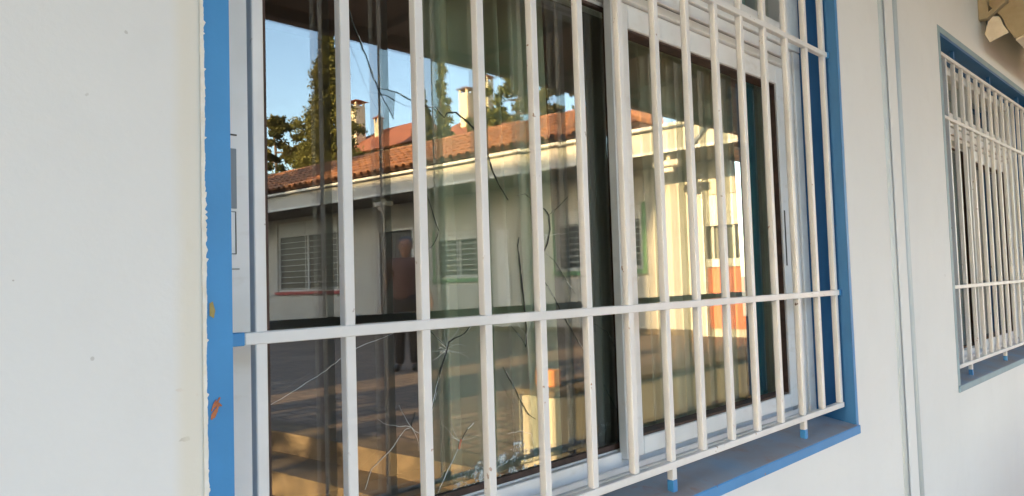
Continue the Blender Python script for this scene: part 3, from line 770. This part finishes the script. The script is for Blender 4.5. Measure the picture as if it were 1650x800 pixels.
# ------------------------------------------------------------------ trees
def leaf_mat(name, c1, c2):
    M = mat(name, c1, .7, spec=.25)
    col = ramp(M, noise(M, .9, 3), [(.35, c1), (.65, c2)]); setc(M, col)
    tl = N(M, 'ShaderNodeBsdfTranslucent'); L(M, col, tl.inputs[0])
    ms = N(M, 'ShaderNodeMixShader'); ms.inputs[0].default_value = .25
    L(M, bsdf(M).outputs[0], ms.inputs[1]); L(M, tl.outputs[0], ms.inputs[2])
    L(M, ms.outputs[0], M.node_tree.nodes['Material Output'].inputs[0]); return M
M_leaf1 = leaf_mat('conifer_needles', (.07, .075, .016), (.17, .15, .035))
M_leaf2 = leaf_mat('dark_leaves', (.04, .045, .012), (.11, .09, .022))
M_leaf3 = leaf_mat('yellow_green_leaves', (.09, .10, .025), (.15, .14, .04))
def tree(name, label, cat, pos, h, prof, n, lm, size=.25, branches=14, group='trees beyond the school wing', droop=.25, cmin=.45, cn=12):
    """prof(t) = crown radius at height fraction t (0 crown base .. 1 tip)"""
    T = thing(name, label, cat, pos, random.uniform(0, 6), group)
    rnd = random.Random(hash(name+str(round(h, 2))) % 9999 if False else int(h*100))
    bm = new()
    pts = [(rnd.uniform(-.05, .05)*i, rnd.uniform(-.05, .05)*i, h*.97*i/6) for i in range(7)]
    tube(bm, pts, [h*.022*(1-i/6.6)+.02 for i in range(7)], 7)
    cb = h*.12
    tips = []
    for k in range(branches):
        t = (k+.5)/branches; z = cb+(h-cb)*t*.93; a = k*2.4+rnd.uniform(-.4, .4); r = prof(t)*rnd.uniform(.75, 1.1)
        e = Vector((math.cos(a)*r, math.sin(a)*r, z-droop*r)); s = Vector((0, 0, z))
        tube(bm, [s, s.lerp(e, .5)+Vector((0, 0, .1*r)), e], [.05*h*.12, .03*h*.12, .01], 4, False)
        tips.append((s, e))
    obj('trunk', bm, M_bark, T, world=False)
    bm = new()
    clumps = []
    for k in range(int(branches*cn)):
        t = rnd.random()**1.15; a = rnd.uniform(0, 6.283); r = prof(t)*(rnd.random()**.45)*rnd.uniform(.75, 1.2)
        clumps.append((Vector((math.cos(a)*r, math.sin(a)*r, cb+(h-cb)*t-droop*r)), .10*h*rnd.uniform(.30, .62)*max(cmin, 1.1-1.05*t)))
    for i in range(n):
        c, cr_ = clumps[rnd.randrange(len(clumps))]
        d = Vector((rnd.gauss(0, 1), rnd.gauss(0, 1), rnd.gauss(0, .75)))*cr_*.5
        p = c+d; p.z = max(.4, p.z)
        u = Vector((rnd.gauss(0, 1), rnd.gauss(0, 1), rnd.gauss(0, .7))).normalized(); v_ = u.orthogonal().normalized()
        v_.rotate(Matrix.Rotation(rnd.uniform(0, 6.28), 3, u))
        s = size*rnd.uniform(.5, 1.2); a_, b_ = v_*s, u.cross(v_)*s*.45
        bm.faces.new([bm.verts.new(q) for q in (p-a_, p-b_, p+a_, p+b_)])
    obj('crown', bm, lm, T, world=False)
    return T
cone = lambda r: (lambda t: r*(1-t)**1.12*(.8+.2*math.sin(t*34))+.03)
col = lambda r: (lambda t: r*min(1, (1-t)*2.2)**.7*min(1, .5+t*4))
ball = lambda r: (lambda t: r*math.sin(PI*min(.98, t*.82+.16))**.7)
tree('conifer', 'tall pointed dark conifer rising above the tile roof, largest tree in the reflection', 'tree', Vr(21.24, 35.5, -1.4), 16.9, cone(4.6), 90000, M_leaf1, .10, 44, cmin=.06, cn=26)
tree('dark_tree', 'dark broad tree at the left edge of the reflection', 'tree', Vr(20.9, 41.0, -1.4), 11.8, ball(4.4), 60000, M_leaf2, .13, 18)
tree('dark_tree', 'dark rounded tree beside the foot of the tall conifer', 'tree', Vr(20.6, 37.0, -1.4), 9.6, ball(3.2), 36000, M_leaf2, .12, 16)
tree('cypress', 'thin column shaped cypress against the sky in the reflection', 'tree', Vr(22.1, 26.6, -1.4), 12.3, col(.42), 12000, M_leaf3, .11, 18, droop=.1, cmin=.25)
tree('conifer', 'small bushy conifer left of the thin cypress', 'tree', Vr(22.0, 27.9, -1.4), 10.9, cone(3.2), 32000, M_leaf1, .09, 24, cmin=.10, cn=22)
tree("leafy_tree", "yellow green tree right of the pale chimneys", "tree", Vr(22.6, 21.9, -1.4), 10.8, ball(3.2), 30000, M_leaf3, .13, 16)
tree('leafy_tree', 'lower bushy tree behind the roof ridge', 'tree', Vr(22.4, 24.0, -1.4), 9.4, ball(2.6), 18000, M_leaf1, .12, 12)
tree('leafy_tree', 'broad dark green tree behind the highest part of the roof', 'tree', Vr(22.9, 18.9, -1.4), 10.0, ball(3.4), 26000, M_leaf2, .15, 14)
tree('shrub', 'low dark bush showing just above the tiles', 'shrub', Vr(23.2, 32.5, -1.4), 8.3, ball(2.6), 8000, M_leaf2, .15, 10)

# ------------------------------------------------------------------ houses beyond
M_hw = vary('pale_yellow_render', (.58, .50, .36), (.66, .58, .42), 1, .8)
M_hroof = vary('red_clay_roof', (.22, .07, .04), (.32, .11, .055), 2, .8, .5, 9, .03)
def chimney(par, x, y, z0, z1, w_, cap=True):
    bm = new(); box(bm, x-w_, x+w_, y-w_, y+w_, z0, z1-.55, .01)
    if cap:
        for sx in (-1, 1):
            for sy in (-1, 1): box(bm, x+sx*w_*.8-.06, x+sx*w_*.8+.06, y+sy*w_*.8-.06, y+sy*w_*.8+.06, z1-.549, z1-.25)
    c = obj('chimney', bm, M_hw, par, world=False)
    bm = new()
    a = w_*1.5
    q = [bm.verts.new((x+sx*a, y+sy*a, z1-.25)) for sx, sy in ((-1, -1), (1, -1), (1, 1), (-1, 1))]; t = bm.verts.new((x, y, z1))
    bm.faces.new(q[::-1])
    for i in range(4): bm.faces.new((q[i], q[(i+1) % 4], t))
    obj('chimney_cap', bm, M_hroof, c, world=False)
def house(name, label, pos, rz, w_, d_, wall_h, ridge_h, chims):
    H = thing(name, label, 'house', pos, rz, 'houses beyond the school wing')
    bm = new(); box(bm, -w_/2, w_/2, -d_/2, d_/2, 0, wall_h); obj('wall', bm, M_hw, H, world=False)
    bm = new(); e = .5
    q = [bm.verts.new(p) for p in ((-w_/2-e, -d_/2-e, wall_h+.003), (w_/2+e, -d_/2-e, wall_h+.003), (w_/2+e, d_/2+e, wall_h+.003), (-w_/2-e, d_/2+e, wall_h+.003))]
    r = [bm.verts.new((-w_/2+d_/2, 0, ridge_h)), bm.verts.new((w_/2-d_/2, 0, ridge_h))]
    for f in ((q[0], q[1], r[1], r[0]), (q[1], q[2], r[1]), (q[2], q[3], r[0], r[1]), (q[3], q[0], r[0]), (q[3], q[2], q[1], q[0])): bm.faces.new(f)
    obj('roof', bm, M_hroof, H, world=False)
    for x in (-.3, .3):
        bm = new(); box(bm, x*w_-.5, x*w_+.5, -d_/2-.04, -d_/2-.002, wall_h-2.2, wall_h-.9)
        obj('window', bm, M_dark, H, world=False)
    for c in chims: chimney(H, *c)
house('red_roofed_house', 'red roofed house with twin pale chimneys beside the tall conifer', Vr(31.2, 42.0, -1.4), math.radians(-96), 12, 8, 10.4, 13.0,
      [(2.5, -2.2, 11.2, 14.9, .42), (3.9, -2.2, 11.2, 14.6, .38), (1.0, -1.5, 11.4, 13.6, .22)])
house('red_roofed_house', 'red roofed house with a tall and a short chimney left of the yellow green tree', Vr(32.5, 34.2, -1.4), math.radians(-96), 7, 7, 10.2, 12.9,
      [(.25, -2.0, 11.2, 13.95, .36), (-.95, -1.4, 11.2, 14.6, .30)])

# ------------------------------------------------------------------ unseen house and trees added to shade the courtyard and wing
house('shade_house', 'tall pale house added west of the courtyard for its shade, unseen', (-16, -16.8, 0), math.radians(90), 25, 8, 9.7, 10.7, [])
tree('leafy_tree', 'leafy tree placed unseen west of the steps to dapple the ground', 'tree', (-7, -3.5, 0), 4.6, ball(1.2), 1500, M_leaf2, .3, 12, group='unseen shade trees west of the courtyard')

tree('leafy_tree', 'tall leafy tree placed unseen behind the tall house to shade the wing roof', 'tree', (-22, -14.6, 0), 16.5, ball(3.2), 9000, M_leaf2, .45, 18, group='unseen shade trees west of the courtyard')
tree('leafy_tree', 'second tall leafy tree placed unseen behind the tall house to shade the wing roof', 'tree', (-22, -19.2, 0), 16.5, ball(3.6), 9000, M_leaf2, .45, 18, group='unseen shade trees west of the courtyard')
# ------------------------------------------------------------------ person in the courtyard
def skin(name, verts, edges, radii, m, parent, sub=2, root=0):
    me = bpy.data.meshes.new(name); me.from_pydata([tuple(v) for v in verts], edges, [])
    o = bpy.data.objects.new(name+'_src', me); C.objects.link(o)
    sk = o.modifiers.new('s', 'SKIN'); ss_ = o.modifiers.new('u', 'SUBSURF'); ss_.levels = sub; ss_.render_levels = sub
    for i, v in enumerate(me.skin_vertices[0].data):
        r = radii[i]; v.radius = r if isinstance(r, tuple) else (r, r); v.use_root = (i == root)
    bpy.context.view_layer.update()
    ev = o.evaluated_get(bpy.context.evaluated_depsgraph_get())
    m2 = bpy.data.meshes.new_from_object(ev); bpy.data.objects.remove(o)
    o2 = bpy.data.objects.new(name, m2); C.objects.link(o2); m2.materials.clear(); m2.materials.append(m); o2.parent = parent
    for p in m2.polygons: p.use_smooth = True
    return o2
base = Vr(5.78, 7.79, -1.1)
# local axes: +x = picture right as seen in the glass, +y = away from the viewer in the glass, z up
U = Vector((.71, .704, 0)); D = Vector((.704, -.71, 0))
PP = thing('person', 'person standing in the courtyard in striped brown shirt and dark trousers, holding pale strips', 'person', base)
def pl(u, d, h): return U*u+D*d+Vector((0, 0, h))
M_skin = mat('skin', (.22, .12, .085), .6); M_hair = mat('dark_hair', (.02, .014, .01), .5)
M_shirt = mat('striped_brown_shirt', (.08, .04, .035), .9)
_w = N(M_shirt, 'ShaderNodeTexWave'); _w.wave_type = 'BANDS'; _w.bands_direction = 'Z'; _w.inputs['Scale'].default_value = 14; _w.inputs['Distortion'].default_value = .6
L(M_shirt, coord(M_shirt), _w.inputs['Vector']); setc(M_shirt, ramp(M_shirt, _w.outputs[0], [(.35, (.055, .028, .026)), (.75, (.15, .085, .07))]))
M_short = vary('dark_trousers', (.02, .017, .017), (.045, .035, .032), 9, .9)
V_ = []; E_ = []; R_ = []
def jn(p, r, par=None):
    V_.append(p); R_.append(r)
    if par is not None: E_.append((par, len(V_)-1))
    return len(V_)-1
pelv = jn(pl(0, 0, .93), (.15, .11)); wst = jn(pl(0, 0, 1.08), (.135, .10), pelv); ch = jn(pl(0, 0, 1.28), (.155, .11), wst)
nb = jn(pl(0, 0, 1.43), (.07, .065), ch); nk = jn(pl(0, -.01, 1.48), .060, nb); jw = jn(pl(0, -.03, 1.555), (.068, .080), nk)
hd = jn(pl(0, -.015, 1.64), (.092, .112), jw); ht = jn(pl(0, 0, 1.73), (.070, .085), hd)
arms = {}
for s, el, ha in ((-1, (-.26, -.04, 1.08), (-.30, -.12, .90)), (1, (.27, .02, 1.12), (.335, -.02, .88))):
    sh = jn(pl(s*.19, 0, 1.40), .055, ch); e_ = jn(pl(*el), .040, sh); wr_ = jn(pl(*ha), .025, e_)
    pm = jn(pl(ha[0]+s*.005, ha[1]-.01, ha[2]-.07), (.035, .018), wr_)
    arms[s] = pl(ha[0]+s*.005, ha[1]-.01, ha[2]-.09)
for s, kn, an, to in ((-1, (-.10, -.02, .50), (-.11, .03, .08), (-.13, -.12, .03)), (1, (.09, .05, .50), (.08, .10, .08), (.09, -.05, .03))):
    hp = jn(pl(s*.09, 0, .86), .085, pelv); k_ = jn(pl(*kn), .055, hp); cf = jn(pl(kn[0], kn[1]+.03, .36), .052, k_)
    a_ = jn(pl(*an), .035, cf); jn(pl(*to), (.040, .028), a_)
body = skin('body', V_, E_, R_, M_skin, PP)
# fingers
for s in (-1, 1):
    for k in range(5):
        o_ = arms[s]; off = (k-2)*.017
        thumb = (k == 0)
        ln = (.045, .068, .075, .068, .052)[k]
        p0 = o_+D*(-.0+off)+Vector((0, 0, .03 if thumb else .01)); dr = (D*-.6+Vector((0, 0, -1))).normalized() if thumb else Vector((0, 0, -1))
        p1 = p0+dr*ln*.55+U*(-s*.004); p2 = p1+(dr+U*(-s*.5)).normalized()*ln*.45
        f_ = skin('finger', [p0, p1, p2], [(0, 1), (1, 2)], [.010, .009, .007], M_skin, PP, 1)
def sk2(name, vs, es, rs, m): return skin(name, vs, es, rs, m, PP)
sk2('shirt', [pl(0, 0, .88), pl(0, 0, 1.02), pl(0, 0, 1.16), pl(0, 0, 1.30), pl(0, 0, 1.43), pl(-.195, 0, 1.40), pl(.195, 0, 1.40), pl(-.232, -.02, 1.18), pl(.238, .01, 1.20)],
    [(0, 1), (1, 2), (2, 3), (3, 4), (3, 5), (3, 6), (5, 7), (6, 8)], [(.20, .155), (.195, .155), (.19, .15), (.205, .15), (.095, .09), .088, .088, .074, .074], M_shirt)
sk2('trousers', [pl(0, 0, 1.04), pl(0, 0, .90), pl(-.095, 0, .80), pl(.095, 0, .80), pl(-.10, -.02, .50), pl(.09, .05, .50), pl(-.11, .03, .06), pl(.08, .10, .06)], [(0, 1), (1, 2), (1, 3), (2, 4), (3, 5), (4, 6), (5, 7)],
    [(.18, .14), (.20, .16), .125, .125, .085, .085, .065, .065], M_short)
sk2('hair', [pl(0, .0, 1.735), pl(0, .035, 1.68), pl(0, .06, 1.60)], [(0, 1), (1, 2)], [(.105, .125), (.12, .12), (.09, .06)], M_hair)
for s_ in (-1, 1):
    bm = new(); bmesh.ops.create_uvsphere(bm, u_segments=8, v_segments=6, radius=1, matrix=Matrix.Translation(pl(s_*.088, .0, 1.62)) @ Matrix.Diagonal((.014, .014, .030, 1)))
    obj('ear', bm, M_skin, PP, world=False, smooth=True)
for u in (-.03, .03):
    bm = new()
    bmesh.ops.create_uvsphere(bm, u_segments=6, v_segments=5, radius=.009, matrix=Matrix.Translation(pl(u, -.108, 1.648)))
    obj('eye', bm, M_black, PP, world=False)
bm = new(); tube(bm, [pl(0, -.105, 1.645), pl(0, -.135, 1.61), pl(0, -.11, 1.60)], [.008, .012, .008], 6); obj('nose', bm, M_skin, PP, world=False)
for s, x, y in ((-1, -.13, -.08), (1, .09, -.01)):
    bm = new(); tube(bm, [pl(x, y+.10, .045), pl(x, y, .045), pl(x, y-.09, .035)], [.042, .045, .03], 8); obj('shoe', bm, M_black, PP, world=False, smooth=True)
hp = arms[-1]
bm = new()
for k in range(4):
    p = hp+U*(-.02-.02*k)
    tube(bm, [p+Vector((0, 0, .06)), p+Vector((0, 0, -.12))+U*(-.01*k), p+U*(-.03)+Vector((0, 0, -.30+.05*k))], [.006, .008, .004], 4)
solo('pale_strips', bm, M_trim_w, (0, 0, 0), 'thin pale strips hanging from the hand of the person', 'strips').location = base
